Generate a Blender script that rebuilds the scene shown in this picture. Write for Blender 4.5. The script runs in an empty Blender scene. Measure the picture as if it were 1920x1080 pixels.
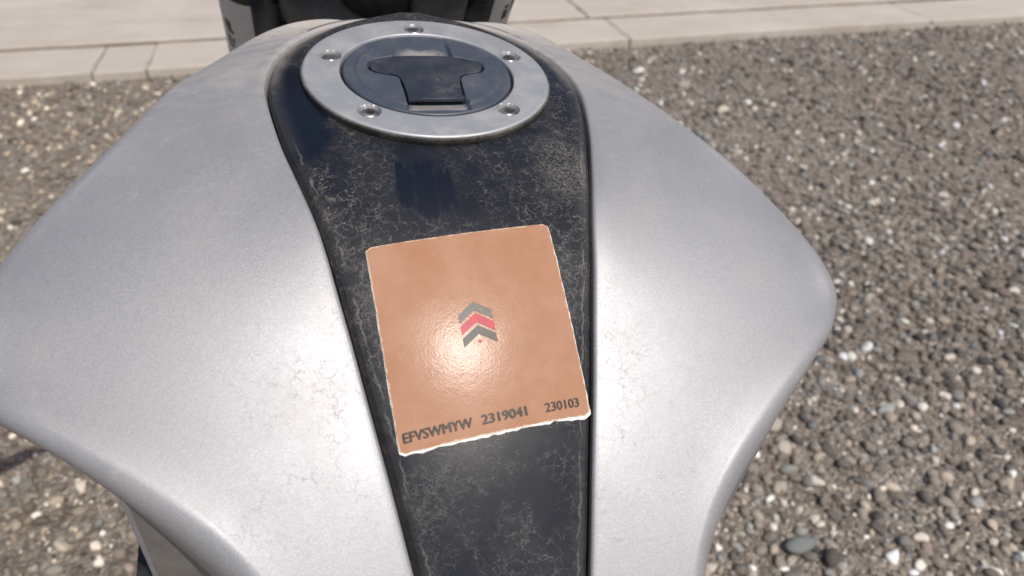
import bpy, bmesh, math, random
import numpy as np
from mathutils import Matrix, Vector

random.seed(7); rng = np.random.default_rng(7)
SC = bpy.context.scene
COL = SC.collection

# ------------------------------------------------------------------ frame of the motorcycle
S = 0.05                                   # unit used on the tank = bolt circle radius of the filler ring (m)
CAP = Vector((0, 0, 0.95))                 # centre of the filler ring in the world
M = Matrix(((0.9975640502598242, 0.009708224763009305, 0.06907760853681702),
            (0.0, 0.9902680687415704, -0.13917310096006544),
            (-0.0697564737441253, 0.1388340822809423, 0.9878558254968149)))   # tank frame -> world
HB = CAP.z / M[2][2]
ROOT = CAP - M @ Vector((0, 0, HB))

# ------------------------------------------------------------------ camera
RC = Matrix(((0.9644721224822372, -0.23505314194534785, 0.12059662273951512),
             (-0.07253121320542216, -0.6745397034030391, -0.7346668712018141),
             (0.2540329664935368, 0.6998186972295992, -0.6676234289926797)))  # tank frame -> camera (x right, y down, z ahead)
CP = Vector((-1.24438997, -6.90152488, 3.559)) * S
cam = bpy.data.cameras.new('camera'); camo = bpy.data.objects.new('camera', cam); COL.objects.link(camo)
rot = M @ RC.transposed() @ Matrix(((1, 0, 0), (0, -1, 0), (0, 0, -1)))
mw = rot.to_4x4(); mw.translation = M @ CP + CAP
camo.matrix_world = mw
cam.sensor_fit = 'HORIZONTAL'; cam.sensor_width = 36.0; cam.lens = 36.0 * 1397.0 / 1920.0
cam.clip_start = 0.02; cam.clip_end = 500
cam.dof.use_dof = True; cam.dof.focus_distance = 0.335; cam.dof.aperture_fstop = 11.0
SC.camera = camo

# ------------------------------------------------------------------ sky and sun
SUN = Vector((0.225, -0.497, 0.835)).normalized()          # towards the sun
elev = math.asin(SUN.z); azi = math.atan2(SUN.x, SUN.y)
wd = bpy.data.worlds.new('World'); SC.world = wd; wd.use_nodes = True
nt = wd.node_tree; bg = nt.nodes['Background']
sky = nt.nodes.new('ShaderNodeTexSky'); sky.sky_type = 'NISHITA'; sky.sun_disc = False
sky.sun_elevation = elev; sky.sun_rotation = azi; sky.dust_density = 3.0; sky.air_density = 1.0
nt.links.new(sky.outputs[0], bg.inputs[0]); bg.inputs[1].default_value = 0.10
sl = bpy.data.lights.new('sun', 'SUN'); sl.energy = 3.6; sl.angle = math.radians(0.53); sl.color = (1.0, 0.95, 0.88)
so = bpy.data.objects.new('sun', sl); COL.objects.link(so); so.location = (2, -6, 9)
so.rotation_euler = SUN.to_track_quat('Z', 'Y').to_euler()
vs = SC.view_settings; vs.view_transform = 'Standard'; vs.look = 'None'; vs.exposure = 0.0; vs.gamma = 1.0
vs.use_curve_mapping = False
SC.cycles.max_bounces = 5; SC.cycles.diffuse_bounces = 3; SC.cycles.glossy_bounces = 3

# ------------------------------------------------------------------ helpers
def spline(ts, pts, tq):
    """natural cubic spline through pts (n,k) at parameters ts"""
    ts = np.asarray(ts, float); p = np.asarray(pts, float); n = len(ts)
    if p.ndim == 1: p = p[:, None]
    h = np.diff(ts); A = np.eye(n); r = np.zeros_like(p)
    for i in range(1, n - 1):
        A[i, i - 1] = h[i - 1]; A[i, i] = 2 * (h[i - 1] + h[i]); A[i, i + 1] = h[i]
        r[i] = 6 * ((p[i + 1] - p[i]) / h[i] - (p[i] - p[i - 1]) / h[i - 1])
    m = np.linalg.solve(A, r)
    tq = np.asarray(tq, float); k = np.clip(np.searchsorted(ts, tq, 'right') - 1, 0, n - 2)
    a = ((ts[k + 1] - tq) / h[k])[:, None]; b = ((tq - ts[k]) / h[k])[:, None]; hh = (h[k] ** 2)[:, None]
    return a * p[k] + b * p[k + 1] + ((a ** 3 - a) * m[k] + (b ** 3 - b) * m[k + 1]) * hh / 6

def sm(a, b, x):
    t = np.clip((x - a) / (b - a), 0, 1); return t * t * (3 - 2 * t)

def mesh_np(name, v, f, mat=None, smooth=True, attrs=None, mats=None, fm=None):
    me = bpy.data.meshes.new(name)
    v = np.asarray(v, float).reshape(-1, 3); 
    me.from_pydata([tuple(p) for p in v.tolist()], [], [tuple(q) for q in f])
    if mat is not None: me.materials.append(mat)
    for m_ in (mats or []): me.materials.append(m_)
    if fm is not None: me.polygons.foreach_set('material_index', list(fm))
    if smooth: me.polygons.foreach_set('use_smooth', [True] * len(me.polygons))
    for k, val in (attrs or {}).items():
        a = me.attributes.new(k, 'FLOAT', 'POINT'); a.data.foreach_set('value', np.asarray(val, float))
    me.update()
    return me

def grid_faces(nu, nv, closev=False, closeu=False, flip=False):
    f = []
    for i in range(nu if closeu else nu - 1):
        for j in range(nv if closev else nv - 1):
            a = i * nv + j; b = i * nv + (j + 1) % nv; c = ((i + 1) % nu) * nv + (j + 1) % nv; d = ((i + 1) % nu) * nv + j
            f.append((a, d, c, b) if flip else (a, b, c, d))
    return f

def link(name, me, parent=None, loc=None):
    o = bpy.data.objects.new(name, me); COL.objects.link(o)
    if parent is not None: o.parent = parent
    if loc is not None: o.location = loc
    return o

def autosmooth(me, ang=35):
    me.polygons.foreach_set('use_smooth', [True] * len(me.polygons))
    me.update()
    bm = bmesh.new(); bm.from_mesh(me)
    for e in bm.edges:
        if len(e.link_faces) == 2 and e.calc_face_angle(0) > math.radians(ang): e.smooth = False
    bm.to_mesh(me); bm.free()

def bm_mesh(name, bm, mat, ang=35, recalc=True):
    if recalc: bmesh.ops.recalc_face_normals(bm, faces=bm.faces[:])
    me = bpy.data.meshes.new(name); bm.to_mesh(me); bm.free()
    me.materials.append(mat); autosmooth(me, ang); return me

def tag(o, label=None, cat=None, group=None, kind=None):
    if label: o['label'] = label
    if cat: o['category'] = cat
    if group: o['group'] = group
    if kind: o['kind'] = kind
    return o

def lathe(prof, n=96):
    """prof list of (r,z); returns verts, faces"""
    th = np.linspace(0, 2 * np.pi, n, endpoint=False)
    v = [(r * math.cos(t), r * math.sin(t), z) for (r, z) in prof for t in th]
    return np.array(v), grid_faces(len(prof), n, closev=True)

def tube_bm(bm, pts, rad, n=16, cap=True):
    pts = [Vector(p) for p in pts]; rings = []
    rads = rad if isinstance(rad, (list, tuple)) else [rad] * len(pts)
    up = None
    for i, p in enumerate(pts):
        t = (pts[min(i + 1, len(pts) - 1)] - pts[max(i - 1, 0)]).normalized()
        if up is None: up = t.orthogonal().normalized()
        up = (up - t * up.dot(t)).normalized(); sd = t.cross(up)
        rings.append([bm.verts.new(p + (up * math.cos(2 * math.pi * k / n) + sd * math.sin(2 * math.pi * k / n)) * rads[i]) for k in range(n)])
    for a, b in zip(rings, rings[1:]):
        for k in range(n): bm.faces.new((a[k], a[(k + 1) % n], b[(k + 1) % n], b[k]))
    if cap:
        bm.faces.new(rings[0][::-1]); bm.faces.new(rings[-1])

def prism_bm(bm, poly, z0, z1, xf=None, bevel=0.0, seg=2):
    """extrude a 2D polygon; xf maps (x,y,z) to a point"""
    xf = xf or (lambda x, y, z: (x, y, z))
    lo = [bm.verts.new(xf(x, y, z0)) for x, y in poly]; hi = [bm.verts.new(xf(x, y, z1)) for x, y in poly]
    n = len(poly); fs = [bm.faces.new(lo[::-1]), bm.faces.new(hi)]
    for i in range(n): fs.append(bm.faces.new((lo[i], lo[(i + 1) % n], hi[(i + 1) % n], hi[i])))
    if bevel > 0:
        es = list({e for e in fs[1].edges})
        bmesh.ops.bevel(bm, geom=es, offset=bevel, segments=seg, profile=0.5, affect='EDGES', clamp_overlap=True)

# ------------------------------------------------------------------ materials
def new_mat(name):
    m = bpy.data.materials.new(name); m.use_nodes = True
    n = m.node_tree.nodes; b = n['Principled BSDF']
    return m, n, m.node_tree.links, b

class NB:
    """tiny node builder"""
    def __init__(s, m): s.n = m.node_tree.nodes; s.l = m.node_tree.links
    def add(s, t, **kw):
        x = s.n.new(t)
        for k, v in kw.items(): setattr(x, k, v)
        return x
    def inp(s, node, key, val):
        sk = node.inputs[key]
        if isinstance(val, bpy.types.NodeSocket): s.l.new(val, sk)
        else: sk.default_value = val
    def coord(s, scale=1.0):
        tc = s.add('ShaderNodeTexCoord'); mp = s.add('ShaderNodeMapping')
        s.l.new(tc.outputs['Object'], mp.inputs[0])
        mp.inputs['Scale'].default_value = (scale,) * 3 if not isinstance(scale, tuple) else scale
        return mp.outputs[0]
    def noise(s, vec, scale, detail=4, rough=0.55, col=False, dist=0.0):
        x = s.add('ShaderNodeTexNoise'); s.inp(x, 'Vector', vec); s.inp(x, 'Scale', scale); s.inp(x, 'Detail', detail); s.inp(x, 'Roughness', rough); s.inp(x, 'Distortion', dist)
        return x.outputs['Color' if col else 'Fac']
    def vor(s, vec, scale, feature='F1', out='Distance', rnd=1.0):
        x = s.add('ShaderNodeTexVoronoi', feature=feature); s.inp(x, 'Vector', vec); s.inp(x, 'Scale', scale); s.inp(x, 'Randomness', rnd)
        return x.outputs[out]
    def math(s, op, a, b=0.0, c=None, clamp=False):
        x = s.add('ShaderNodeMath', operation=op, use_clamp=clamp); s.inp(x, 0, a); s.inp(x, 1, b)
        if c is not None: s.inp(x, 2, c)
        return x.outputs[0]
    def vmath(s, op, a, b):
        x = s.add('ShaderNodeVectorMath', operation=op); s.inp(x, 0, a)
        if isinstance(b, (int, float)): s.inp(x, 3 if op == 'SCALE' else 1, b)
        else: s.inp(x, 1, b)
        return x.outputs[0]
    def ramp(s, f, a, b, lo=0.0, hi=1.0, smooth=True):
        x = s.add('ShaderNodeMapRange', interpolation_type='SMOOTHSTEP' if smooth else 'LINEAR'); x.clamp = True
        s.inp(x, 'Value', f); s.inp(x, 'From Min', a); s.inp(x, 'From Max', b); s.inp(x, 'To Min', lo); s.inp(x, 'To Max', hi)
        return x.outputs['Result']
    def mix(s, f, a, b):
        x = s.add('ShaderNodeMix', data_type='RGBA'); s.inp(x, 'Factor', f); s.inp(x, 6, a); s.inp(x, 7, b); return x.outputs[2]
    def fmix(s, f, a, b):
        x = s.add('ShaderNodeMix', data_type='FLOAT'); s.inp(x, 0, f); s.inp(x, 2, a); s.inp(x, 3, b); return x.outputs[0]
    def sep(s, vec):
        x = s.add('ShaderNodeSeparateXYZ'); s.inp(x, 0, vec); return x.outputs
    def bump(s, h, strength, dist, normal=None):
        x = s.add('ShaderNodeBump'); s.inp(x, 'Height', h); s.inp(x, 'Strength', strength); s.inp(x, 'Distance', dist)
        if normal is not None: s.inp(x, 'Normal', normal)
        return x.outputs[0]
    def attr(s, name):
        x = s.add('ShaderNodeAttribute'); x.attribute_name = name; return x.outputs

def C4(r, g, b): return (r, g, b, 1.0)

def distort(nb, v, scale, amt, detail=3):
    n = nb.noise(v, scale, detail, 0.6, col=True)
    return nb.vmath('ADD', v, nb.vmath('SCALE', nb.vmath('SUBTRACT', n, (0.5, 0.5, 0.5)), amt))

def cracks(nb, v, scale, width, warp_scale, warp, mask_scale, m0, m1):
    """thin branching lines left by dried dusty water"""
    w = distort(nb, v, warp_scale, warp, 4)
    d = nb.vor(w, scale, 'DISTANCE_TO_EDGE', 'Distance')
    line = nb.ramp(d, width * 0.35, width, 1.0, 0.0)
    msk = nb.ramp(nb.noise(v, mask_scale, 3, 0.6), m0, m1)
    return nb.math('MULTIPLY', line, msk)

# --- silver tank paint, dusty
def mat_silver():
    m, n, l, b = new_mat('silver_metallic_paint'); nb = NB(m)
    v = nb.coord(1 / S)
    film = nb.ramp(nb.noise(v, 1.3, 5, 0.62), 0.38, 0.72)
    fine = nb.noise(v, 26, 3, 0.6)
    streak = nb.noise(nb.vmath('MULTIPLY', v, (2.2, 7.0, 5.0)), 1.4, 4, 0.6)
    yv = nb.sep(v)[1]
    front = nb.math('ADD', nb.ramp(yv, -1.2, 0.9), nb.ramp(yv, 0.75, 1.25, 0.0, 0.8))                     # thicker dust lies on the flat front of the tank
    dust = nb.math('ADD', nb.math('ADD', 0.04, nb.math('MULTIPLY', film, 0.12)), nb.math('MULTIPLY', nb.math('MULTIPLY', front, nb.ramp(streak, 0.3, 0.68, 0.25, 1.0)), 0.50))
    c1 = cracks(nb, v, 4.2, 0.020, 4.2, 0.34, 1.3, 0.48, 0.64)
    c2 = cracks(nb, v, 9.5, 0.045, 8.0, 0.16, 2.1, 0.46, 0.62)
    ck = nb.math('MULTIPLY', nb.math('MAXIMUM', nb.math('MULTIPLY', c1, 0.7), nb.math('MULTIPLY', c2, 0.8)), nb.ramp(nb.noise(v, 13, 3, 0.7), 0.40, 0.62))
    spots = nb.math('MULTIPLY', nb.ramp(nb.vor(v, 9.0), 0.05, 0.11, 1.0, 0.0), nb.ramp(nb.noise(v, 2.6, 2), 0.56, 0.66))
    flk = nb.vor(v, 120.0, 'F1', 'Color')
    fk = nb.sep(flk)[0]
    base = nb.mix(nb.math('MULTIPLY', fk, 0.6), C4(0.292, 0.292, 0.312), C4(0.408, 0.405, 0.422))
    base = nb.mix(dust, base, C4(0.345, 0.312, 0.278))
    base = nb.mix(nb.math('MULTIPLY', ck, 0.17), base, C4(0.20, 0.165, 0.13))
    base = nb.mix(nb.math('MULTIPLY', spots, 0.55), base, C4(0.50, 0.43, 0.33))
    nb.inp(b, 'Base Color', base)
    met = nb.math('SUBTRACT', 0.47, nb.math('ADD', nb.math('MULTIPLY', dust, 0.75), nb.math('MULTIPLY', ck, 0.4)), clamp=True)
    nb.inp(b, 'Metallic', met)
    rg = nb.math('ADD', 0.47, nb.math('ADD', nb.math('MULTIPLY', dust, 0.25), nb.math('MULTIPLY', nb.math('SUBTRACT', fine, 0.5), 0.06)))
    nb.inp(b, 'Roughness', rg)
    nb.inp(b, 'Coat Weight', 0.10); nb.inp(b, 'Coat Roughness', 0.4)
    h = nb.math('ADD', nb.math('MULTIPLY', fk, 0.9), nb.math('MULTIPLY', ck, 0.35))
    nb.inp(b, 'Normal', nb.bump(h, 0.30, 0.0002))
    return m

# --- black gloss centre cover with dried dust
def mat_black():
    m, n, l, b = new_mat('dusty_black_gloss_plastic'); nb = NB(m)
    v = nb.coord(1 / S); xyz = nb.sep(v); at = nb.attr('edge')[2]
    x, y = xyz[0], xyz[1]
    c1 = cracks(nb, v, 4.5, 0.0140, 5.6, 0.30, 1.1, 0.42, 0.60)
    c2 = cracks(nb, v, 8.6, 0.022, 9.0, 0.18, 1.6, 0.42, 0.58)
    c3 = cracks(nb, v, 15.0, 0.045, 14.0, 0.13, 2.2, 0.46, 0.60)
    ck = nb.math('MAXIMUM', c1, nb.math('MAXIMUM', nb.math('MULTIPLY', c2, 0.8), nb.math('MULTIPLY', c3, 0.38)))
    brk = nb.ramp(nb.noise(v, 16, 3, 0.7), 0.34, 0.54)
    ck = nb.math('MULTIPLY', ck, brk)
    film = nb.math('MULTIPLY', nb.ramp(nb.noise(v, 1.6, 5, 0.65), 0.30, 0.75), nb.ramp(nb.noise(v, 34, 3, 0.7), 0.30, 0.75, 0.35, 1.0))
    # a wiped, clean patch left of the ring
    wob = nb.math('MULTIPLY', nb.math('SUBTRACT', nb.noise(v, 3.0, 3), 0.5), 0.45)
    dx = nb.math('DIVIDE', nb.math('SUBTRACT', nb.math('ADD', x, wob), -1.36), 0.42)
    dy = nb.math('DIVIDE', nb.math('SUBTRACT', y, -0.55), 0.85)
    rr = nb.math('SQRT', nb.math('ADD', nb.math('MULTIPLY', dx, dx), nb.math('MULTIPLY', dy, dy)))
    clean1 = nb.ramp(rr, 0.85, 1.1, 1.0, 0.0)
    # three finger strokes wiped through the dust behind the ring
    jag = nb.math('MULTIPLY', nb.math('SUBTRACT', nb.noise(nb.vmath('MULTIPLY', v, (26.0, 1.2, 1.0)), 1.0, 3, 0.7), 0.5), 0.42)
    yy = nb.math('ADD', y, jag)
    strokes = None
    for cx, hw, y0, y1 in ((-0.452, 0.068, -1.46, -1.86), (-0.275, 0.094, -1.44, -1.97), (-0.105, 0.078, -1.52, -1.88)):
        xw = nb.math('ADD', x, nb.math('MULTIPLY', nb.math('SUBTRACT', nb.noise(nb.vmath('MULTIPLY', v, (5.0, 2.4, 1.0)), 1.0 + hw * 9, 4, 0.7), 0.5), 0.13))
        sx = nb.ramp(nb.math('ABSOLUTE', nb.math('SUBTRACT', xw, cx)), hw * 0.70, hw * 1.35, 1.0, 0.0)
        sy = nb.math('MULTIPLY', nb.ramp(yy, y0 - 0.02, y0 + 0.03, 1.0, 0.0), nb.ramp(yy, y1 - 0.06, y1 + 0.02, 0.0, 1.0))
        t = nb.math('MULTIPLY', sx, sy); strokes = t if strokes is None else nb.math('MAXIMUM', strokes, t)
    clean = nb.math('MAXIMUM', clean1, strokes)
    keep = nb.math('SUBTRACT', 1.0, nb.math('MULTIPLY', clean, 0.96))
    # dust caught along the edge of the cover: one wandering line and a dusty rim
    we = nb.math('ADD', at, nb.math('MULTIPLY', nb.math('SUBTRACT', nb.noise(v, 7.0, 4, 0.7), 0.5), 0.11))
    eline = nb.ramp(nb.math('ABSOLUTE', nb.math('SUBTRACT', we, 0.110)), 0.003, 0.010, 1.0, 0.0)
    eline = nb.math('MULTIPLY', eline, nb.ramp(y, -1.3, -0.9, 1.0, 0.0))
    eline = nb.math('MULTIPLY', eline, nb.math('MULTIPLY', nb.ramp(nb.noise(v, 4.0, 2), 0.42, 0.56), 0.8))
    rim = nb.math('MULTIPLY', nb.ramp(at, 0.02, 0.22, 1.0, 0.0), nb.ramp(y, -0.5, 0.5, 0.10, 0.85))
    rim = nb.math('MULTIPLY', rim, nb.ramp(nb.noise(v, 5.0, 4, 0.7), 0.28, 0.62, 0.4, 1.0))
    dust = nb.math('ADD', nb.math('ADD', 0.018, nb.math('MULTIPLY', film, 0.095)), nb.math('MULTIPLY', nb.ramp(y, 0.2, 1.3), 0.05))
    # a matt patch of speckled dust beside the right edge
    px = nb.math('DIVIDE', nb.math('SUBTRACT', x, 1.06), 0.34); py = nb.math('DIVIDE', nb.math('SUBTRACT', y, -1.45), 0.50)
    pr = nb.math('SQRT', nb.math('ADD', nb.math('MULTIPLY', px, px), nb.math('MULTIPLY', py, py)))
    pt = nb.math('MULTIPLY', nb.ramp(nb.math('ADD', pr, wob), 0.4, 1.1, 1.0, 0.0), nb.ramp(nb.noise(v, 42, 3, 0.8), 0.42, 0.62))
    dust = nb.math('ADD', dust, nb.math('MULTIPLY', pt, 0.30))
    dust = nb.math('MULTIPLY', dust, keep)
    ckk = nb.math('MAXIMUM', nb.math('MULTIPLY', ck, keep), eline)
    dust = nb.math('ADD', dust, rim, clamp=True)
    base = nb.mix(dust, C4(0.0055, 0.0085, 0.016), C4(0.30, 0.27, 0.235))
    base = nb.mix(nb.math('MULTIPLY', ckk, nb.ramp(y, -3.6, -2.2, 0.26, 0.40)), base, C4(0.31, 0.275, 0.235))
    nb.inp(b, 'Base Color', base)
    nb.inp(b, 'Roughness', nb.math('ADD', 0.21, nb.math('ADD', nb.math('MULTIPLY', dust, 0.6), nb.math('MULTIPLY', ckk, 0.4)), clamp=True))
    nb.inp(b, 'Specular IOR Level', nb.math('SUBTRACT', 0.40, nb.math('MULTIPLY', keep, 0.16)))
    nb.inp(b, 'Normal', nb.bump(nb.math('ADD', ckk, nb.math('MULTIPLY', nb.noise(v, 60, 2), 0.25)), 0.25, 0.00015))
    return m

def mat_plastic(name, col, rough, dustc=0.0, spec=0.5, scale=1 / S):
    m, n, l, b = new_mat(name); nb = NB(m)
    v = nb.coord(scale)
    d = nb.math('MULTIPLY', nb.ramp(nb.noise(v, 2.3, 5, 0.65), 0.35, 0.75), dustc)
    d2 = nb.math('MULTIPLY', nb.ramp(nb.noise(v, 30, 3, 0.7), 0.45, 0.7), dustc * 0.35)
    dd = nb.math('ADD', d, d2, clamp=True)
    nb.inp(b, 'Base Color', nb.mix(dd, C4(*col), C4(0.34, 0.31, 0.27)))
    nb.inp(b, 'Roughness', nb.math('ADD', rough, nb.math('MULTIPLY', dd, 0.5), clamp=True))
    nb.inp(b, 'Specular IOR Level', spec)
    nb.inp(b, 'Normal', nb.bump(nb.noise(v, 55, 3), 0.12, 0.0002))
    return m

def mat_metal(name, col, rough, dustc=0.2, scale=1 / S, grain=60, met=1.0):
    m, n, l, b = new_mat(name); nb = NB(m)
    v = nb.coord(scale)
    d = nb.math('MULTIPLY', nb.ramp(nb.noise(v, 3.0, 5, 0.65), 0.42, 0.72), dustc)
    g = nb.noise(v, grain, 2, 0.6)
    nb.inp(b, 'Base Color', nb.mix(d, C4(*col), C4(0.46, 0.41, 0.35)))
    nb.inp(b, 'Metallic', nb.math('SUBTRACT', met, nb.math('MULTIPLY', d, 0.6), clamp=True))
    nb.inp(b, 'Roughness', nb.math('ADD', rough, nb.math('ADD', nb.math('MULTIPLY', d, 0.4), nb.math('MULTIPLY', nb.math('SUBTRACT', g, 0.5), 0.12))))
    nb.inp(b, 'Normal', nb.bump(g, 0.10, 0.0002))
    return m

def mat_cap(tone, hollows=True):
    m, n, l, b = new_mat('dusty_blue_black_cap_plastic'); nb = NB(m)
    v = nb.coord(1 / S); xyz = nb.sep(v); x, y = xyz[0], xyz[1]
    d = nb.math('MULTIPLY', nb.ramp(nb.noise(v, 3.5, 5, 0.68), 0.38, 0.75), 0.10)
    c = nb.math('MULTIPLY', cracks(nb, v, 5.5, 0.02, 6.0, 0.3, 1.6, 0.54, 0.66), 0.25)
    # dust settled in the two hollows of the cap
    wob = nb.math('MULTIPLY', nb.math('SUBTRACT', nb.noise(v, 9.0, 4, 0.7), 0.5), 0.22)
    hx = nb.ramp(nb.math('ABSOLUTE', nb.math('ADD', x, wob)), 0.12, 0.30, 1.0, 0.0)
    h1 = nb.math('MULTIPLY', hx, nb.ramp(nb.math('ABSOLUTE', nb.math('SUBTRACT', nb.math('ADD', y, wob), 0.42)), 0.02, 0.14, 1.0, 0.0))
    h2 = nb.math('MULTIPLY', nb.ramp(nb.math('ABSOLUTE', x), 0.22, 0.30, 1.0, 0.0), nb.ramp(nb.math('ABSOLUTE', nb.math('SUBTRACT', y, -0.67)), 0.03, 0.09, 1.0, 0.0))
    hol = nb.math('ADD', nb.math('MULTIPLY', h1, 0.60), nb.math('MULTIPLY', h2, 0.42))
    dd = nb.math('ADD', d, nb.math('ADD', c, hol if hollows else 0.0), clamp=True)
    nb.inp(b, 'Base Color', nb.mix(dd, C4(*tone), C4(0.34, 0.31, 0.275)))
    nb.inp(b, 'Roughness', nb.math('ADD', 0.42, nb.math('MULTIPLY', dd, 0.45), clamp=True))
    nb.inp(b, 'Specular IOR Level', 0.5)
    nb.inp(b, 'Normal', nb.bump(nb.noise(v, 60, 3), 0.15, 0.0002))
    return m

def mat_sticker():
    m, n, l, b = new_mat('faded_copper_orange_sticker'); nb = NB(m)
    v = nb.coord(1 / S)
    st = nb.noise(v, 3.2, 5, 0.65); st2 = nb.noise(v, 1.1, 3)
    base = nb.mix(nb.ramp(st, 0.3, 0.7), C4(0.350, 0.180, 0.110), C4(0.395, 0.220, 0.146))
    base = nb.mix(nb.math('MULTIPLY', nb.ramp(st2, 0.45, 0.7), 0.55), base, C4(0.39, 0.225, 0.155))
    e = nb.attr('edge')[2]
    ed = nb.math('ADD', e, nb.math('MULTIPLY', nb.math('SUBTRACT', nb.noise(v, 14, 4, 0.7), 0.5), 0.05))
    base = nb.mix(nb.ramp(ed, 0.002, 0.010, 1.0, 0.0), base, C4(0.55, 0.43, 0.32))
    sc = cracks(nb, v, 5.0, 0.025, 5.0, 0.25, 1.4, 0.52, 0.62)
    base = nb.mix(nb.math('MULTIPLY', sc, 0.4), base, C4(0.40, 0.16, 0.08))
    nb.inp(b, 'Base Color', base)
    nb.inp(b, 'Roughness', 0.17)
    nb.inp(b, 'Specular IOR Level', 0.045)
    # small blisters where the vinyl has lifted
    wr = nb.math('ADD', nb.noise(v, 48, 3, 0.7), nb.math('MULTIPLY', nb.noise(v, 9, 2, 0.5), 1.2))
    nb.inp(b, 'Normal', nb.bump(wr, 0.06, 0.0006))
    return m

def mat_plain(name, col, rough=0.6, nscale=40, amt=0.25):
    m, n, l, b = new_mat(name); nb = NB(m); v = nb.coord(1 / S)
    f = nb.noise(v, nscale, 4, 0.65)
    lo = tuple(c * (1 - amt) for c in col); hi = tuple(min(1, c * (1 + amt)) for c in col)
    nb.inp(b, 'Base Color', nb.mix(f, C4(*lo), C4(*hi))); nb.inp(b, 'Roughness', rough); nb.inp(b, 'Specular IOR Level', 0.07)
    return m

SILVER = mat_silver(); BLACK = mat_black(); CAPM = mat_cap((0.050, 0.061, 0.085)); COVERM = mat_cap((0.020, 0.026, 0.040), False)
ALU = mat_metal('satin_aluminium', (0.43, 0.44, 0.462), 0.50, 0.24, met=0.58)
STEEL = mat_metal('stainless_steel', (0.62, 0.58, 0.54), 0.22, 0.35)
RUBBER = mat_plastic('dusty_rubber', (0.03, 0.028, 0.027), 0.7, 0.35)
FORKM = mat_plastic('black_fork_paint', (0.010, 0.012, 0.016), 0.25, 0.10)
DARK = mat_plastic('matt_black_plastic', (0.012, 0.012, 0.013), 0.5, 0.10)
GREYP = mat_plastic('grey_side_panel_plastic', (0.17, 0.155, 0.145), 0.45, 0.45)
TYRE = mat_plastic('tyre_rubber', (0.02, 0.02, 0.02), 0.8, 0.4)
SEATM = mat_plastic('black_seat_vinyl', (0.018, 0.018, 0.02), 0.55, 0.2)
CLAMPM = mat_plastic('dusty_dark_clamp', (0.055, 0.052, 0.045), 0.5, 0.25)
STICK = mat_sticker()
PAPER = mat_plain('white_vinyl_backing', (0.78, 0.75, 0.70), 0.6, 20, 0.12)
INK = mat_plain('dark_grey_print', (0.075, 0.066, 0.062), 0.3, 22, 0.6)
INKG = mat_plain('grey_print', (0.14, 0.125, 0.115), 0.3, 22, 0.45)
RED = mat_plain('red_print', (0.40, 0.022, 0.045), 0.28, 14, 0.45)
LABELM = mat_plain('grey_white_label', (0.60, 0.58, 0.55), 0.5, 12, 0.15)
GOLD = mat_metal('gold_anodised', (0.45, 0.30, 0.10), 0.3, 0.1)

# ------------------------------------------------------------------ the setting
KY = 2.84                                   # gravel meets the kerb along this line (world y)
def mat_dirt():
    m, n, l, b = new_mat('gravel_ground'); nb = NB(m)
    v = nb.coord(1.0)
    w = distort(nb, v, 60, 0.006)
    cell = nb.vor(w, 85.0, 'F1', 'Color'); cf = nb.sep(cell)[0]
    dist = nb.vor(w, 85.0, 'DISTANCE_TO_EDGE')
    big = nb.noise(v, 0.9, 4, 0.6)
    c = nb.mix(cf, C4(0.165, 0.14, 0.118), C4(0.39, 0.335, 0.285))
    c = nb.mix(nb.ramp(nb.sep(cell)[1], 0.86, 0.96), c, C4(0.44, 0.40, 0.35))
    c = nb.mix(nb.ramp(dist, 0.0, 0.05, 0.55, 0.0), c, C4(0.13, 0.105, 0.083))
    c = nb.mix(nb.ramp(big, 0.35, 0.7, 0.0, 0.35), c, C4(0.20, 0.16, 0.12))
    nb.inp(b, 'Base Color', c); nb.inp(b, 'Roughness', 0.95); nb.inp(b, 'Specular IOR Level', 0.15)
    nb.inp(b, 'Normal', nb.bump(nb.math('ADD', nb.ramp(dist, 0.0, 0.25), nb.noise(v, 300, 3)), 0.8, 0.006))
    return m
gm = mesh_np('ground', [(-60, -60, 0), (60, -60, 0), (60, 60, 0), (-60, 60, 0)], [(0, 1, 2, 3)], mat_dirt(), smooth=False)
tag(link('ground', gm), kind='structure')

def mat_concrete():
    m, n, l, b = new_mat('pale_concrete'); nb = NB(m)
    v = nb.coord(1.0)
    a = nb.noise(v, 2.2, 5, 0.6); f = nb.noise(v, 45, 4, 0.7)
    oi = nb.add('ShaderNodeObjectInfo').outputs['Random']
    c = nb.mix(nb.ramp(a, 0.3, 0.7), C4(0.405, 0.355, 0.310), C4(0.495, 0.45, 0.405))
    c = nb.mix(nb.math('MULTIPLY', oi, 0.22), c, C4(0.53, 0.475, 0.42))
    c = nb.mix(nb.ramp(f, 0.58, 0.75, 0.0, 0.35), c, C4(0.33, 0.28, 0.235))
    stain = nb.noise(nb.vmath('MULTIPLY', v, (1.0, 4.0, 1.0)), 1.3, 4, 0.65)
    c = nb.mix(nb.ramp(stain, 0.48, 0.72, 0.0, 0.55), c, C4(0.335, 0.28, 0.23))
    nb.inp(b, 'Base Color', c); nb.inp(b, 'Roughness', 0.9); nb.inp(b, 'Specular IOR Level', 0.2)
    nb.inp(b, 'Normal', nb.bump(f, 0.35, 0.002))
    return m
CONC = mat_concrete()
JOINT = mat_plain('dirty_joint_sand', (0.15, 0.112, 0.08), 0.95, 0.8, 0.6)
JOINTP = mat_plain('pale_joint_sand', (0.28, 0.235, 0.19), 0.95, 0.8, 0.4)

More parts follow.
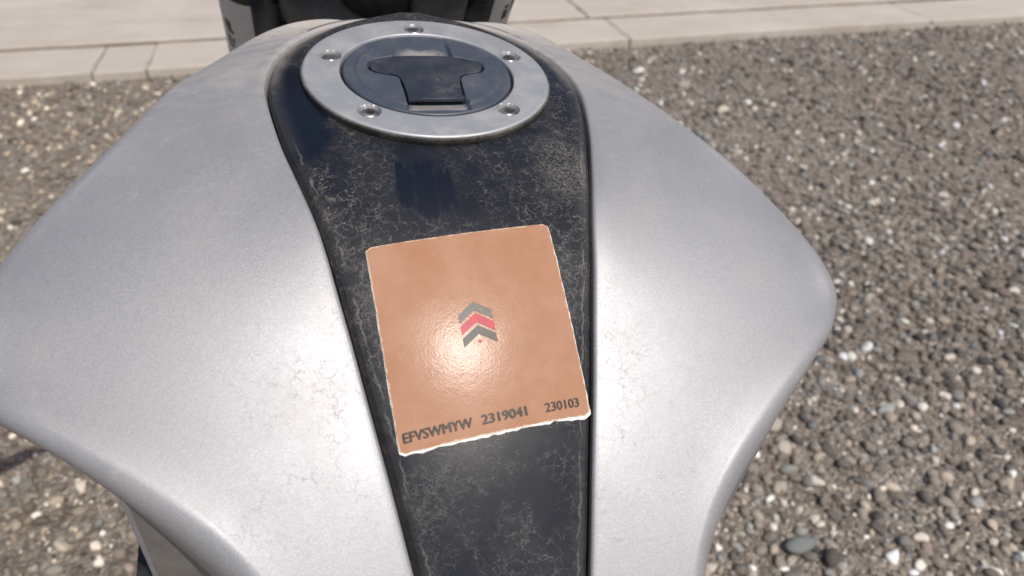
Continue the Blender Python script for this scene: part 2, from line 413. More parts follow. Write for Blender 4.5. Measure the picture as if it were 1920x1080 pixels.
def slab_mesh(w, d, h, chip, seed, z=0.0):
    """concrete block with slightly chipped upper edges, corner at 0,0"""
    r = np.random.default_rng(seed); n = max(8, int((w + d) * 14)); pts = []
    nw = max(6, int(w * 22)); nd = max(4, int(d * 22))
    for k in range(nw): pts.append((w * k / nw, 0))
    for k in range(nd): pts.append((w, d * k / nd))
    for k in range(nw): pts.append((w - w * k / nw, d))
    for k in range(nd): pts.append((0, d - d * k / nd))
    cx, cy = w / 2, d / 2; rim = []; top = []
    for x, y in pts:
        j = chip * r.random() ** 2.5
        ix = x + (chip * .25 + j) * (1 if x < cx else -1) * (x in (0, w) or abs(x - w) < 1e-6)
        iy = y + (chip * .25 + j) * (1 if y < cy else -1) * (y in (0, d) or abs(y - d) < 1e-6)
        rim.append((ix, iy, z - 0.003 - j * 0.5)); top.append((ix + (0.006 if ix < cx else -0.006), iy + (0.006 if iy < cy else -0.006), z))
    N = len(pts); low = [(x, y, z - h) for x, y, _ in rim]
    v = low + rim + top; f = []
    for i in range(N):
        k = (i + 1) % N
        f.append((i, k, N + k, N + i)); f.append((N + i, N + k, 2 * N + k, 2 * N + i))
    f.append(tuple(range(2 * N, 3 * N)))
    return mesh_np('slab', v, f, CONC, smooth=False)

# kerb of long concrete blocks
kerb_bed = mesh_np('kerb', [(-14, KY + 0.014, 0.031), (16, KY + 0.014, 0.031), (16, KY + 0.340, 0.031), (-14, KY + 0.340, 0.031)], [(0, 1, 2, 3)], JOINTP, smooth=False)
kerb = tag(link('kerb', kerb_bed), kind='structure')
xs = [-13.6, -12.0, -10.4, -8.8, -7.2, -5.6, -4.1, -2.35, -0.92, -0.72, 1.36, 3.0, 4.6, 6.2, 7.8, 9.4, 11.0, 12.6, 14.2]
for i, (a, c) in enumerate(zip(xs, xs[1:])):
    o = link('kerb_stone', slab_mesh(c - a - 0.002, 0.345, 0.06, 0.006, 40 + i), kerb, (a, KY + random.uniform(-.006, .006), 0.036 + random.uniform(-.002, .002)))
    o.rotation_euler = (0, 0, random.uniform(-.002, .002))
walk_bed = mesh_np('pavement', [(-14, KY + 0.3405, 0.033), (16, KY + 0.3405, 0.033), (16, KY + 9.0, 0.032), (-14, KY + 9.0, 0.032)], [(0, 1, 2, 3)], JOINT, smooth=False)
walk = tag(link('pavement', walk_bed), kind='structure')
for r_ in range(4):
    y0 = KY + 0.366 + r_ * 2.12
    for i in range(8):
        x0 = 1.28 + (i - 4) * 3.60
        o = link('concrete_slab', slab_mesh(3.596, 2.115, 0.06, 0.008, 90 + r_ * 20 + i), walk, (x0, y0, 0.041 + random.uniform(-.003, .003)))
        o.rotation_euler = (0, 0, random.uniform(-.0015, .0015))

# --- gravel: every stone is real geometry
def ico(sub):
    bm = bmesh.new(); bmesh.ops.create_icosphere(bm, subdivisions=sub, radius=1.0)
    bm.verts.ensure_lookup_table()
    v = np.array([x.co[:] for x in bm.verts]); f = np.array([[q.index for q in x.verts] for x in bm.faces]); bm.free()
    return v, f
PAL = np.array([(0.155, 0.130, 0.108), (0.105, 0.090, 0.078), (0.215, 0.180, 0.147), (0.27, 0.222, 0.172), (0.165, 0.156, 0.143),
                (0.065, 0.060, 0.056), (0.205, 0.205, 0.195), (0.36, 0.32, 0.27), (0.62, 0.57, 0.50), (0.205, 0.155, 0.125), (0.46, 0.40, 0.345), (0.155, 0.165, 0.168)])
PW = np.array([.20, .15, .165, .09, .10, .07, .05, .065, .042, .03, .04, .018]); PW /= PW.sum()
def stones(count, x0, x1, y0, y1, rmin, rmax, sub, jit, sink, keepf=None):
    bv, bf = ico(sub); nv = len(bv)
    side = math.sqrt((x1 - x0) * (y1 - y0) / count)
    gx = np.arange(x0, x1, side); gy = np.arange(y0, y1, side); X, Y = np.meshgrid(gx, gy); X = X.ravel(); Y = Y.ravel()
    X = X + rng.uniform(-jit, jit, X.size) * side; Y = Y + rng.uniform(-jit, jit, Y.size) * side
    k = Y < KY - 0.004 + 0.012 * np.sin(X * 7.3) + 0.008 * np.sin(X * 19.1)
    if keepf is not None: k &= keepf(X, Y)
    X, Y = X[k], Y[k]; n = X.size
    r = rmin + (rmax - rmin) * rng.random(n) ** 2.2
    sx = r * rng.uniform(.8, 1.35, n); sy = r * rng.uniform(.7, 1.05, n); sz = r * rng.uniform(.5, .85, n)
    V = np.repeat(bv[None], n, 0)
    # lumpy, angular outline
    for _ in range(7):
        d = rng.normal(size=(n, 1, 3)); d /= np.linalg.norm(d, axis=2, keepdims=True)
        t = (V * d).sum(2, keepdims=True); lim = rng.uniform(.40, .80, (n, 1, 1))
        V = V - d * np.maximum(t - lim, 0) * 0.85
    V = V * (1 + rng.normal(0, .045, (n, nv, 1)))
    V = V * np.stack([sx, sy, sz], 1)[:, None, :]
    a = rng.uniform(0, 2 * np.pi, n); tl = rng.normal(0, .3, n)
    ca, sa, ct, st_ = np.cos(a)[:, None], np.sin(a)[:, None], np.cos(tl)[:, None], np.sin(tl)[:, None]
    x, y, z = V[..., 0], V[..., 1], V[..., 2]
    y, z = y * ct - z * st_, y * st_ + z * ct
    x, y = x * ca - y * sa, x * sa + y * ca
    V = np.stack([x + X[:, None], y + Y[:, None], z + (sz * sink)[:, None]], 2)
    Fc = bf[None] + (np.arange(n) * nv)[:, None, None]
    ci = rng.choice(len(PAL), n, p=PW)
    # the lot is a little browner on the left, greyer on the right
    col = np.minimum(PAL[ci] * rng.uniform(.74, 1.30, (n, 1)) * 1.22, .68); col = col * .82 + col.mean(1, keepdims=True) * .18
    col = col * (1 + .10 * np.sin(X * 2.3 + 1.1 * np.sin(Y * 1.7)) + .08 * np.sin(Y * 3.9 + X))[:, None]
    wgt = np.clip((0.2 - X) / 1.2, 0, 1)[:, None]
    col = col * (1 + wgt * np.array([.26, .17, .04])) 
    return V.reshape(-1, 3), Fc.reshape(-1, 3), np.repeat(col, nv, 0), n
def near(X, Y): return (Y < 1.35) & (Y > -0.35) & (np.abs(X) > .18)
parts = [stones(19000, -1.5, 1.9, -.35, 1.35, .0040, .0158, 2, .62, .35, near),
         stones(14000, -1.5, 1.9, -.35, 1.35, .0026, .0060, 1, .7, .3, near),
         stones(29000, -2.2, 4.4, -.8, KY, .0060, .0185, 1, .62, .35, lambda X, Y: ~((Y < 1.35) & (Y > -.35) & (X > -1.5) & (X < 1.9))),
         stones(2600, -2.2, 4.4, -.5, KY, .012, .024, 2, .95, .30, lambda X, Y: (np.abs(X) > .18) & (rng.random(X.size) < .32))]
vo = 0; VV, FF, CC = [], [], []
for v_, f_, c_, n_ in parts:
    VV.append(v_); FF.append(f_ + vo); CC.append(c_); vo += len(v_)
VV = np.concatenate(VV); FF = np.concatenate(FF).astype(np.int32); CC = np.concatenate(CC)
gme = bpy.data.meshes.new('gravel')
gme.vertices.add(len(VV)); gme.vertices.foreach_set('co', VV.ravel().astype(np.float32))
gme.loops.add(FF.size); gme.loops.foreach_set('vertex_index', FF.ravel())
gme.polygons.add(len(FF)); gme.polygons.foreach_set('loop_start', np.arange(0, FF.size, 3, dtype=np.int32))
gme.polygons.foreach_set('use_smooth', np.ones(len(FF), bool))
ca_ = gme.color_attributes.new('stone', 'FLOAT_COLOR', 'POINT')
ca_.data.foreach_set('color', np.concatenate([CC, np.ones((len(CC), 1))], 1).ravel().astype(np.float32))
gme.update(calc_edges=True)
def mat_stone(attr=True, col=None, name='gravel_stone'):
    m, n, l, b = new_mat(name); nb = NB(m); v = nb.coord(1.0)
    f = nb.noise(v, 260, 4, 0.65)
    c = nb.attr('stone')[0] if attr else C4(*col)
    lo = nb.vmath('SCALE', c, 0.72) if attr else C4(*[q * .72 for q in col]); hi = nb.vmath('SCALE', c, 1.25) if attr else C4(*[q * 1.25 for q in col])
    nb.inp(b, 'Base Color', nb.mix(f, lo, hi)); nb.inp(b, 'Roughness', 0.85); nb.inp(b, 'Specular IOR Level', 0.25)
    nb.inp(b, 'Normal', nb.bump(f, 0.4, 0.002))
    return m
gme.materials.append(mat_stone())
tag(link('gravel', gme), 'loose mixed brown and grey gravel covering the lot', 'gravel', kind='stuff')

# a few stones that stand out
def big_stone(x, y, r, fx, col, label, seed, rz=0.0, ry=0.75, rzz=0.6):
    bv, bf = ico(3); r2 = np.random.default_rng(seed); V = bv.copy()
    for _ in range(6):
        d = r2.normal(size=3); d /= np.linalg.norm(d); t = V @ d; lim = r2.uniform(.55, .85)
        V = V - np.outer(np.maximum(t - lim, 0) * .85, d)
    V *= np.array([r * fx, r * ry, r * rzz])
    V[:, 2] += r * rzz * .45
    me = mesh_np('stone', V, bf.tolist(), mat_stone(False, col, 'single_stone'))
    o = link('stone', me, None, (x, y, 0.004)); o.rotation_euler = (0, 0, rz)
    tag(o, label, 'stone', 'larger stones lying in the gravel'); return o
big_stone(0.63, 0.255, .021, 1.45, (0.17, 0.185, 0.18), 'flat slate blue stone at bottom right of the gravel', 1, .1)
big_stone(0.672, 0.222, .019, 1.15, (0.085, 0.076, 0.068), 'dark brown round stone right of the slate blue stone', 2, .7)
big_stone(0.735, 0.515, .020, 1.1, (0.36, 0.32, 0.285), 'pale pinkish stone close to the right knee recess, upper one', 3, .3)
big_stone(0.72, 0.455, .020, 1.05, (0.40, 0.35, 0.30), 'pale beige stone close to the right knee recess, lower one', 4, 1.1)
big_stone(1.40, 2.02, .030, 1.2, (0.50, 0.44, 0.37), 'large cream stone near the kerb on the right', 5, .5)
big_stone(1.26, 2.50, .026, 1.1, (0.60, 0.57, 0.52), 'bright white stone nearest the kerb right of the tank', 6, .2)

# ------------------------------------------------------------------ the motorcycle
bike = bpy.data.objects.new('motorcycle', None); COL.objects.link(bike)
bike.matrix_world = Matrix.Translation(ROOT) @ M.to_4x4()
tag(bike, 'dusty silver motorcycle with black centre strip on its tank, parked on gravel', 'motorcycle')
OFF = Vector((0, 0, HB))
def part(name, me, parent=None):
    if parent is None: return link(name, me, bike, OFF)
    return link(name, me, parent)

def upr(x, y, z):
    """point given upright in world metres -> tank frame metres"""
    return M.transposed() @ (Vector((x, y, z)) - CAP)

# --- rails of the tank (right half, tank units)
tabA = np.array([(0.30, 1.40, -.03), (0.75, 1.26, -.03), (1.12, 1.02, -.02), (1.36, .72, -.02), (1.50, .40, -.02), (1.565, .10, -.03), (1.58, -.15, -.045), (1.56, -.40, -.07),
                 (1.52, -.65, -.105), (1.454, -.99, -.155), (1.363, -1.345, -.21), (1.274, -1.68, -.272), (1.194, -1.984, -.345), (1.137, -2.235, -.43), (1.09, -2.467, -.54),
                 (1.044, -2.682, -.66), (.998, -2.892, -.785), (.956, -3.096, -.91), (.914, -3.295, -1.03), (.871, -3.49, -1.15), (.831, -3.677, -1.266), (.791, -3.864, -1.388), (.754, -4.047, -1.51), (.717, -4.227, -1.633), (.60, -4.80, -2.02), (.52, -5.3, -2.37)])
def arc(p):
    return np.r_[0, np.cumsum(np.linalg.norm(np.diff(p, axis=0), axis=1))]
sA = arc(tabA)
SLY = np.array([1.6, 1.25, .9, .4, -.3, -.7, -1.0, -1.5, -2.0, -2.4, -2.8, -3.3, -3.8, -4.3, -5.4]); SLV = np.array([.10, .14, .03, .0, .01, .03, .075, .235, .43, .56, .61, .655, .70, .74, .80])
yq_ = np.linspace(1.6, -5.4, 1401); sq_ = spline(-SLY, SLV, -yq_)[:, 0]
zq_ = np.r_[0, np.cumsum((sq_[1:] + sq_[:-1]) / 2 * np.diff(yq_))]; zq_ -= np.interp(0, -yq_, zq_) - .012
def zc(y): return np.interp(-np.asarray(y, float), -yq_, zq_)          # height of the middle of the strip
def crn(y): y = np.asarray(y, float); return .045 + .08 * np.exp(-((y + 1.25) / .62) ** 2)
tabA[:, 2] = zc(tabA[:, 1]) - crn(tabA[:, 1])
def railA(s): return spline(sA, tabA, np.atleast_1d(s))
def sA_at(y): return float(np.interp(-y, -tabA[:, 1], sA))
# half width and height of the strip as functions of y
ysamp = np.linspace(sA[0], sA[-1], 400); Aden = railA(ysamp)
def wz(y):
    return np.interp(-y, -Aden[:, 1], Aden[:, 0]), np.interp(-y, -Aden[:, 1], Aden[:, 2])

# stations: (y on strip edge, ridge point, lower edge point)
ST = [(1.36, (.50, 1.56, -.16), (.52, 1.64, -.70)),
      (1.24, (.98, 1.48, -.03), (1.00, 1.58, -.60)),
      (1.02, (1.42, 1.36, -.06), (1.45, 1.56, -.80)),
      (.72, (1.84, 1.26, -.24), (1.92, 1.42, -1.0)),
      (.40, (2.16, 1.02, -.37), (2.24, 1.12, -1.1)),
      (.05, (2.38, .58, -.35), (2.44, .62, -1.1)),
      (-.32, (2.56, .08, -.31), (2.62, .12, -1.05)),
      (-.68, (2.73, -.40, -.285), (2.80, -.34, -1.0)),
      (-1.02, (2.91, -.80, -.30), (2.98, -.74, -1.0)),
      (-1.34, (3.13, -1.14, -.39), (3.20, -1.06, -1.05)),
      (-1.64, (3.39, -1.43, -.56), (3.44, -1.34, -1.15)),
      (-1.92, (3.62, -1.74, -.73), (3.64, -1.68, -1.25)),
      (-2.18, (3.76, -2.12, -.84), (3.74, -2.08, -1.28)),
      (-2.42, (3.74, -2.52, -.90), (3.72, -2.50, -1.26)),
      (-2.66, (3.52, -2.86, -.88), (3.54, -2.82, -1.24)),
      (-2.90, (3.18, -3.18, -.85), (3.22, -3.12, -1.24)),
      (-3.14, (2.84, -3.45, -.90), (2.88, -3.38, -1.33)),
      (-3.40, (2.48, -3.72, -1.01), (2.54, -3.66, -1.48)),
      (-3.70, (2.14, -4.00, -1.16), (2.22, -3.96, -1.70)),
      (-4.05, (1.84, -4.30, -1.36), (1.94, -4.28, -1.98)),
      (-4.50, (1.58, -4.72, -1.66), (1.70, -4.70, -2.36)),
      (-5.00, (1.40, -5.20, -2.04), (1.52, -5.20, -2.80))]
sa = np.array([sA_at(s[0]) for s in ST]); PB = np.array([s[1] for s in ST]); PC = np.array([s[2] for s in ST])
tB = np.r_[0, np.cumsum(np.linalg.norm(np.diff(PB, axis=0), axis=1))]
def smooth_rail(p):
    q = p.copy(); q[1:-1] = .2 * p[:-2] + .6 * p[1:-1] + .2 * p[2:]; return q
PB = smooth_rail(PB); PC = smooth_rail(PC)
kb = sm(-2.3, -3.1, PB[:, 1])[:, None]; PB = PB + kb * np.array([.10, .17, -.23]); PC = PC + kb * np.array([-.04, .16, -.12])
NS = 150
tq = np.linspace(0, tB[-1], NS)
QA = railA(np.interp(tq, tB, sa)); QB = spline(tB, PB, tq); QC = spline(tB, PC, tq)

def panel_mesh(sgn):
    rows = []
    rear = sm(-2.3, -3.0, QB[:, 1]) * sm(-4.5, -3.6, QB[:, 1]) * .15
    tip = sm(-1.5, -2.3, QB[:, 1]) * sm(-3.3, -2.5, QB[:, 1]) * .01
    ext = rear + tip + (sgn < 0) * (.12 * sm(1.1, .4, QB[:, 1]) * sm(-3.9, -2.2, QB[:, 1]))
    for i in range(NS):
        A, B, Cc = QA[i].copy(), QB[i] + np.array([ext[i], 0, 0]), QC[i] + np.array([ext[i], 0, 0])
        # outward normal of the top facet (approx up)
        d = B - A; L = np.linalg.norm(d); tang = QA[min(i + 1, NS - 1)] - QA[max(i - 1, 0)]
        nrm = np.cross(tang, d); nrm /= np.linalg.norm(nrm) + 1e-9
        if nrm[2] < 0: nrm = -nrm
        bul = (0.055 - .030 * float(sm(-2.5, -3.3, B[1]))) * L
        top = lambda u: A + d * u + nrm * bul * (4 * u * (1 - u)) * (0.75 + 0.35 * u)
        row = []
        inw = d / L
        # lip that turns down beside the strip
        row += [A + inw * .035 - nrm * .16, A + inw * .006 - nrm * .10, A - nrm * .028, A + inw * .008 - nrm * .008, A + inw * .028]
        fil = min(.26, .18 * L) / L
        us = np.linspace(.06 / L + .01, 1 - fil, 26)
        A0 = A.copy()
        for u in us: row.append(top(u))
        P0 = top(1 - fil); P2 = B + (Cc - B) * .52
        T0 = (top(1 - fil) - top(1 - fil - .02)); T0 /= np.linalg.norm(T0)
        P1 = B + nrm * .02
        for k in range(1, 13):
            t = k / 12; row.append((1 - t) ** 2 * P0 + 2 * t * (1 - t) * P1 + t * t * P2)
        e = Cc + np.array([-.30, .02, -.16]); g_ = Cc + np.array([-.75, .10, -.30])
        for t in (.35, .7, 1.0): row.append(P2 + (Cc - P2) * t)
        row += [Cc + np.array([-.05, 0, -.06]), e, g_]
        rows.append(row)
    rows = np.array(rows); n0, n1 = 5, 31                         # ease the top facet along the tank so it has no ripples
    for j in range(n0, n1):
        u = (j - n0) / (n1 - n0); sg_ = 1 + 11 * (4 * u * (1 - u)) ** .7
        k_ = np.exp(-.5 * (np.arange(-36, 37) / sg_) ** 2); k_ /= k_.sum()
        col = rows[:, j]; pad = np.concatenate([2 * col[0] - col[36:0:-1], col, 2 * col[-1] - col[-2:-38:-1]])
        rows[:, j] = np.stack([np.convolve(pad[:, c], k_, 'valid') for c in range(3)], 1)
    rows[..., 0] *= sgn
    nu, nv = rows.shape[:2]
    return mesh_np('side_panel', rows.reshape(-1, 3) * S, grid_faces(nu, nv, flip=(sgn < 0)), SILVER)
for sg in (-1, 1):
    o = part('tank_side_panel', panel_mesh(sg))
    o['label'] = ('dusty silver left half of the tank' if sg < 0 else 'dusty silver right half of the tank')

# --- black centre strip
def crown(y): return 0.055
def strip_z(x, y):
    w, z = wz(y); q = np.clip(np.abs(x) / np.maximum(w, .05), 0, 1)
    return zc(y) - crn(y) * (q ** 2 * .6 + q ** 4 * .4)
ys = np.concatenate([1.40 - (np.linspace(0, 1, 40) ** 2) * 0.5, np.linspace(.89, -5.25, 260)])
rows = []; ed = []
for y in ys:
    w, z = wz(np.array([y])); w = float(w[0]); z = float(z[0])
    if y > 1.26: w = max(.75 * math.sqrt(max(0, (1.412 - y) / .152)), .02)
    bev = min(.10, w * .3); fr = np.clip((y - .2) / 1.0, 0, 1)
    bd = .035 + .035 * fr; bev = bev * (1 + .4 * fr)
    row = []; er = []
    half = [(w + .10, z - .17, -.1), (w - .03, z - .16, -.02), (w - .035, z - bd - .012, 0.0), (w - .06, z - bd * .62, .025), (w - .6 * bev, z - bd * .25, .6 * bev)]
    inner = np.linspace(w - bev, 0, 15)
    for hx, hz, e_ in half: row.append((hx, y, hz)); er.append(e_)
    for hx in inner:
        row.append((hx, y, float(strip_z(np.array([hx]), np.array([y]))[0]) - (0.0 if hx < w - bev - .001 else .004))); er.append(w - hx)
    full = row + [(-a, b_, c_) for a, b_, c_ in row[:-1][::-1]]; ef = er + er[:-1][::-1]
    rows.append(full); ed.append(ef)
rows = np.array(rows); me = mesh_np('centre_strip', rows.reshape(-1, 3) * S, grid_faces(rows.shape[0], rows.shape[1], flip=True), BLACK, attrs={'edge': np.array(ed).ravel()})
strip = part('centre_strip', me); strip['label'] = 'black gloss strip down the middle of the tank, crazed with dried dust'

# --- filler ring, polar height field with a counterbore at every bolt
ri, ro = .868, 1.2256
a1, a2 = math.radians(20.36), math.radians(49.11)
BA = [math.pi / 2, a1, math.pi - a1, -a2, math.pi + a2]
ZR = 0.058
th = np.linspace(0, 2 * np.pi, 720, endpoint=False)
rr = np.concatenate([[ri, ri, ri + .006, ri + .014], np.linspace(ri + .03, ro - .04, 34), [ro - .02, ro - .006, ro, ro]])
RRg, TH = np.meshgrid(rr, th, indexing='ij')
X = RRg * np.cos(TH); Y = RRg * np.sin(TH)
Z = np.full_like(X, ZR)
Z[0] = ZR - .16; Z[1] = ZR - .012; Z[2] = ZR - .003; Z[-1] = ZR - .12; Z[-2] = ZR - .022; Z[-3] = ZR - .006
for b_ in BA:
    dd = np.hypot(X - math.cos(b_), Y - math.sin(b_)); Z = np.where(dd < .2, Z - .075 * (1 - sm(.100, .110, dd)), Z)
me = mesh_np('filler_ring', np.stack([X, Y, Z], 2).reshape(-1, 3) * S, grid_faces(len(rr), 720, closev=True, flip=False), ALU)
bm = bmesh.new(); bm.from_mesh(me); bmesh.ops.recalc_face_normals(bm, faces=bm.faces[:]); bm.to_mesh(me); bm.free(); autosmooth(me, 50)
ring = part('filler_ring', me); ring['label'] = 'satin aluminium ring round the fuel cap'
v_, f_ = lathe([(ro - .05, -.10), (ro + .008, -.10), (ro + .012, .0), (ro + .016, .012), (ro + .012, .022), (ro + .004, .024), (ro - .02, .020)], 160)
v_[:, 2] += .018
me = mesh_np('gasket', v_ * S, f_, RUBBER); link('gasket', me, ring)

def bolt_mesh():
    n = 48; prof = [(.084, -.06), (.084, -.012), (.078, -.002), (.070, .004), (.056, .006)]
    th_ = np.linspace(0, 2 * np.pi, n, endpoint=False); v = []
    for j, (r, z) in enumerate(prof):
        for k, t in enumerate(th_):
            q = r * (1 + (.028 if (k % 2 and j in (1, 2)) else 0)); v.append((q * math.cos(t), q * math.sin(t), z))
    def hexr(t, R_): a = (t % (math.pi / 3)) - math.pi / 6; return R_ * math.cos(math.pi / 6) / math.cos(a)
    for R_, z in ((.050, .004), (.048, -.002), (.047, -.06)):
        for t in th_: v.append((hexr(t, R_) * math.cos(t), hexr(t, R_) * math.sin(t), z))
    nr = len(prof) + 3; f = grid_faces(nr, n, closev=True); f.append(tuple(range((nr - 1) * n, nr * n)))
    me = mesh_np('bolt', np.array(v) * S, f, STEEL); autosmooth(me, 40)
    bm = bmesh.new(); bm.from_mesh(me); bmesh.ops.recalc_face_normals(bm, faces=bm.faces[:]); bm.to_mesh(me); bm.free()
    return me
bmesh_ = bolt_mesh()
for k, b_ in enumerate(BA):
    o = link('bolt', bmesh_, ring, Vector((math.cos(b_), math.sin(b_), ZR - .016)) * S); o.rotation_euler = (0, 0, .4 + k * 1.3)

# --- fuel cap: height field with the channel and the bed of the key cover
FL = [(-.285, .315), (-.42, .262), (-.53, .222), (-.572, .175), (-.585, .09), (-.572, .01), (-.52, -.045), (-.40, -.085), (-.325, -.115), (-.295, -.165), (-.288, -.30), (-.280, -.585),
      (.262, -.585), (.280, -.30), (.290, -.165), (.325, -.115), (.40, -.085), (.52, -.045), (.568, .01), (.585, .09), (.572, .165), (.53, .21), (.42, .255), (.285, .315), (.14, .318), (0, .300), (-.14, .318)]
def poly_dist(px, py, poly):
    P = np.array(poly); D = np.full(px.shape, 9.0); ins = np.zeros(px.shape, bool)
    for i in range(len(P)):
        a = P[i]; b = P[(i + 1) % len(P)]; ab = b - a
        t = np.clip(((px - a[0]) * ab[0] + (py - a[1]) * ab[1]) / (ab @ ab), 0, 1)
        D = np.minimum(D, np.hypot(px - a[0] - t * ab[0], py - a[1] - t * ab[1]))
        c = ((a[1] > py) != (b[1] > py)) & (px < (b[0] - a[0]) * (py - a[1]) / (b[1] - a[1] + 1e-12) + a[0]); ins ^= c
    return np.where(ins, -D, D)
rc = .838
nr_, na_ = 110, 360
rad = np.concatenate([np.linspace(0.0, rc - .03, nr_), [rc - .018, rc - .006, rc, rc]]); rad[0] = .002
tt = np.linspace(0, 2 * np.pi, na_, endpoint=False)
RR_, TT = np.meshgrid(rad, tt, indexing='ij'); X = RR_ * np.cos(TT); Y = RR_ * np.sin(TT)
Z = .075 - .030 * sm(.55, .83, RR_) * 0 - .018 * sm(.70, .74, RR_)
dF = poly_dist(X, Y, FL)
chan = sm(.315, .285, np.abs(X) + .03 * (Y - .3) * (Y > .3)) * sm(.25, .33, Y) * (.008 + .050 * sm(.85, .34, Y))
chan2 = sm(.305, .275, np.abs(X)) * sm(-.55, -.60, Y) * sm(-.765, -.735, -np.abs(Y)) * .055
bed = sm(.014, .002, dF) * .12
Z = Z - np.maximum(np.maximum(chan, chan2), bed)
Z[-1] = -.08; Z[-2] -= .020; Z[-3] -= .006
me = mesh_np('fuel_cap', np.stack([X, Y, Z], 2).reshape(-1, 3) * S, grid_faces(len(rad), na_, closev=True), CAPM)
bm = bmesh.new(); bm.from_mesh(me); bmesh.ops.recalc_face_normals(bm, faces=bm.faces[:]); bm.to_mesh(me); bm.free()
cap = part('fuel_cap', me); cap['label'] = 'round blue black plastic fuel cap'
# cross shaped key cover with a lifting slot at its rear edge
fin = [(x * .972, (y - 0.0) * .962 + .002) for x, y in FL]
bm = bmesh.new(); prism_bm(bm, [(x * S, y * S) for x, y in fin], -.03 * S, .078 * S, bevel=.014 * S, seg=3)
me = bm_mesh('key_cover', bm, COVERM, 40); kc = link('key_cover', me, cap)
bm = bmesh.new(); prism_bm(bm, [(x * S, y * S) for x, y in ((-.275, -.545), (-.225, -.50), (.215, -.50), (.262, -.545), (.262, -.60), (-.275, -.60))], .055 * S, .090 * S, bevel=.008 * S)
link('lifting_lip', bm_mesh('lifting_lip', bm, COVERM, 40), cap)
VOID = mat_plastic('black_recess', (0.004, 0.004, 0.005), 0.8, 0.0, 0.1)
bm = bmesh.new(); prism_bm(bm, [(x * S, y * S) for x, y in ((-.19, -.592), (.17, -.592), (.17, -.604), (-.19, -.604))], -.005 * S, .050 * S)
link('finger_slot', bm_mesh('finger_slot', bm, VOID, 40), cap)
# dark well under the cap, seen through the gap
v_, f_ = lathe([(.80, -.10), (.88, -.10), (.90, -.02)], 96)
link('filler_well', mesh_np('filler_well', v_ * S, f_, VOID), ring)

# --- sticker on the strip
SX = Vector((0.9972, 0.0727, 0)).normalized(); SY = Vector((-SX.y, SX.x, 0))
SP = Vector((-.035, -2.832)); CS = math.cos(math.radians(34.5))
def on_strip(u, v, lift):
    """sticker coordinates (tank units) -> point on the strip, lift in tank units"""
    x = SP.x + u * SX.x - v * SX.y * .9
    y = SP.y + (v * SX.x + u * SX.y) * CS + u * SX.y * (1 - CS)
    y2 = y; 
    w0, z0 = wz(np.array([y2])); z = float(strip_z(np.array([x]), np.array([y2]))[0])
    s_ = float((wz(np.array([y2 + .05]))[1] - wz(np.array([y2 - .05]))[1])[0] / .1)
    nl = 1 / math.sqrt(1 + s_ * s_)
    return Vector((x, y2 - s_ * nl * lift, z + nl * lift))
U0, U1, V0, V1 = -.750, .815, -.882, .830
def sheet(name, u0, u1, v0, v1, lift0, lift1, mat, wob, seed, rad=.045, nx=70, ny=70, parent=None, bot=0.0):
    r = np.random.default_rng(seed)
    def jag(n, amp):
        a = r.normal(0, 1, n + 8); a = np.convolve(a, [.25, .5, .25], 'same'); return a[4:-4][:n] * amp
    jl, jr, jb, jt = jag(ny, wob), jag(ny, wob), jag(nx, wob + bot), jag(nx, wob)
    v, f, e = [], [], []
    for j in range(ny):
        for i in range(nx):
            a = i / (nx - 1); b = j / (ny - 1)
            uu0, uu1 = u0 + jl[j], u1 + jr[j]; vv0, vv1 = v0 + jb[i], v1 + jt[i]
            # rounded corners
            vd = min(b, 1 - b) * (v1 - v0); cut = rad - math.sqrt(max(0, rad ** 2 - (rad - vd) ** 2)) if vd < rad else 0
            u = (uu0 + cut) + (uu1 - uu0 - 2 * cut) * a; vv = vv0 + (vv1 - vv0) * b
            lf = lift1 + .012 * max(0, 1 - b * 18) * (bot > 0) * (0.5 + .5 * math.sin(i * .55))
            v.append(on_strip(u, vv, lf)); e.append(min(a * (u1 - u0), (1 - a) * (u1 - u0), b * (v1 - v0), (1 - b) * (v1 - v0)))
    f = grid_faces(ny, nx)
    # skirt down to the strip
    loop = [i for i in range(nx)] + [j * nx + nx - 1 for j in range(1, ny)] + [(ny - 1) * nx + i for i in range(nx - 2, -1, -1)] + [j * nx for j in range(ny - 2, 0, -1)]
    base = len(v); n = len(loop)
    for q in loop:
        p = v[q]; v.append(Vector((p.x, p.y + .3 * (lift1 - lift0), p.z - (lift1 - lift0)))); e.append(0.0)
    for k in range(n): f.append((loop[k], base + k, base + (k + 1) % n, loop[(k + 1) % n]))
    me = mesh_np(name, np.array([tuple(p) for p in v]) * S, f, mat, attrs={'edge': e}); autosmooth(me, 50)
    return me
stk = part('sticker', sheet('sticker', U0, U1, V0, V1, .0, .020, STICK, .0011, 3)); stk['label'] = 'faded copper orange square sticker with white torn edges, printed codes and a chevron emblem'
link('backing', sheet('backing', U0 - .004, U1 + .006, V0 - .016, V1 + .003, -.004, .010, PAPER, .0022, 11, bot=.009), stk)

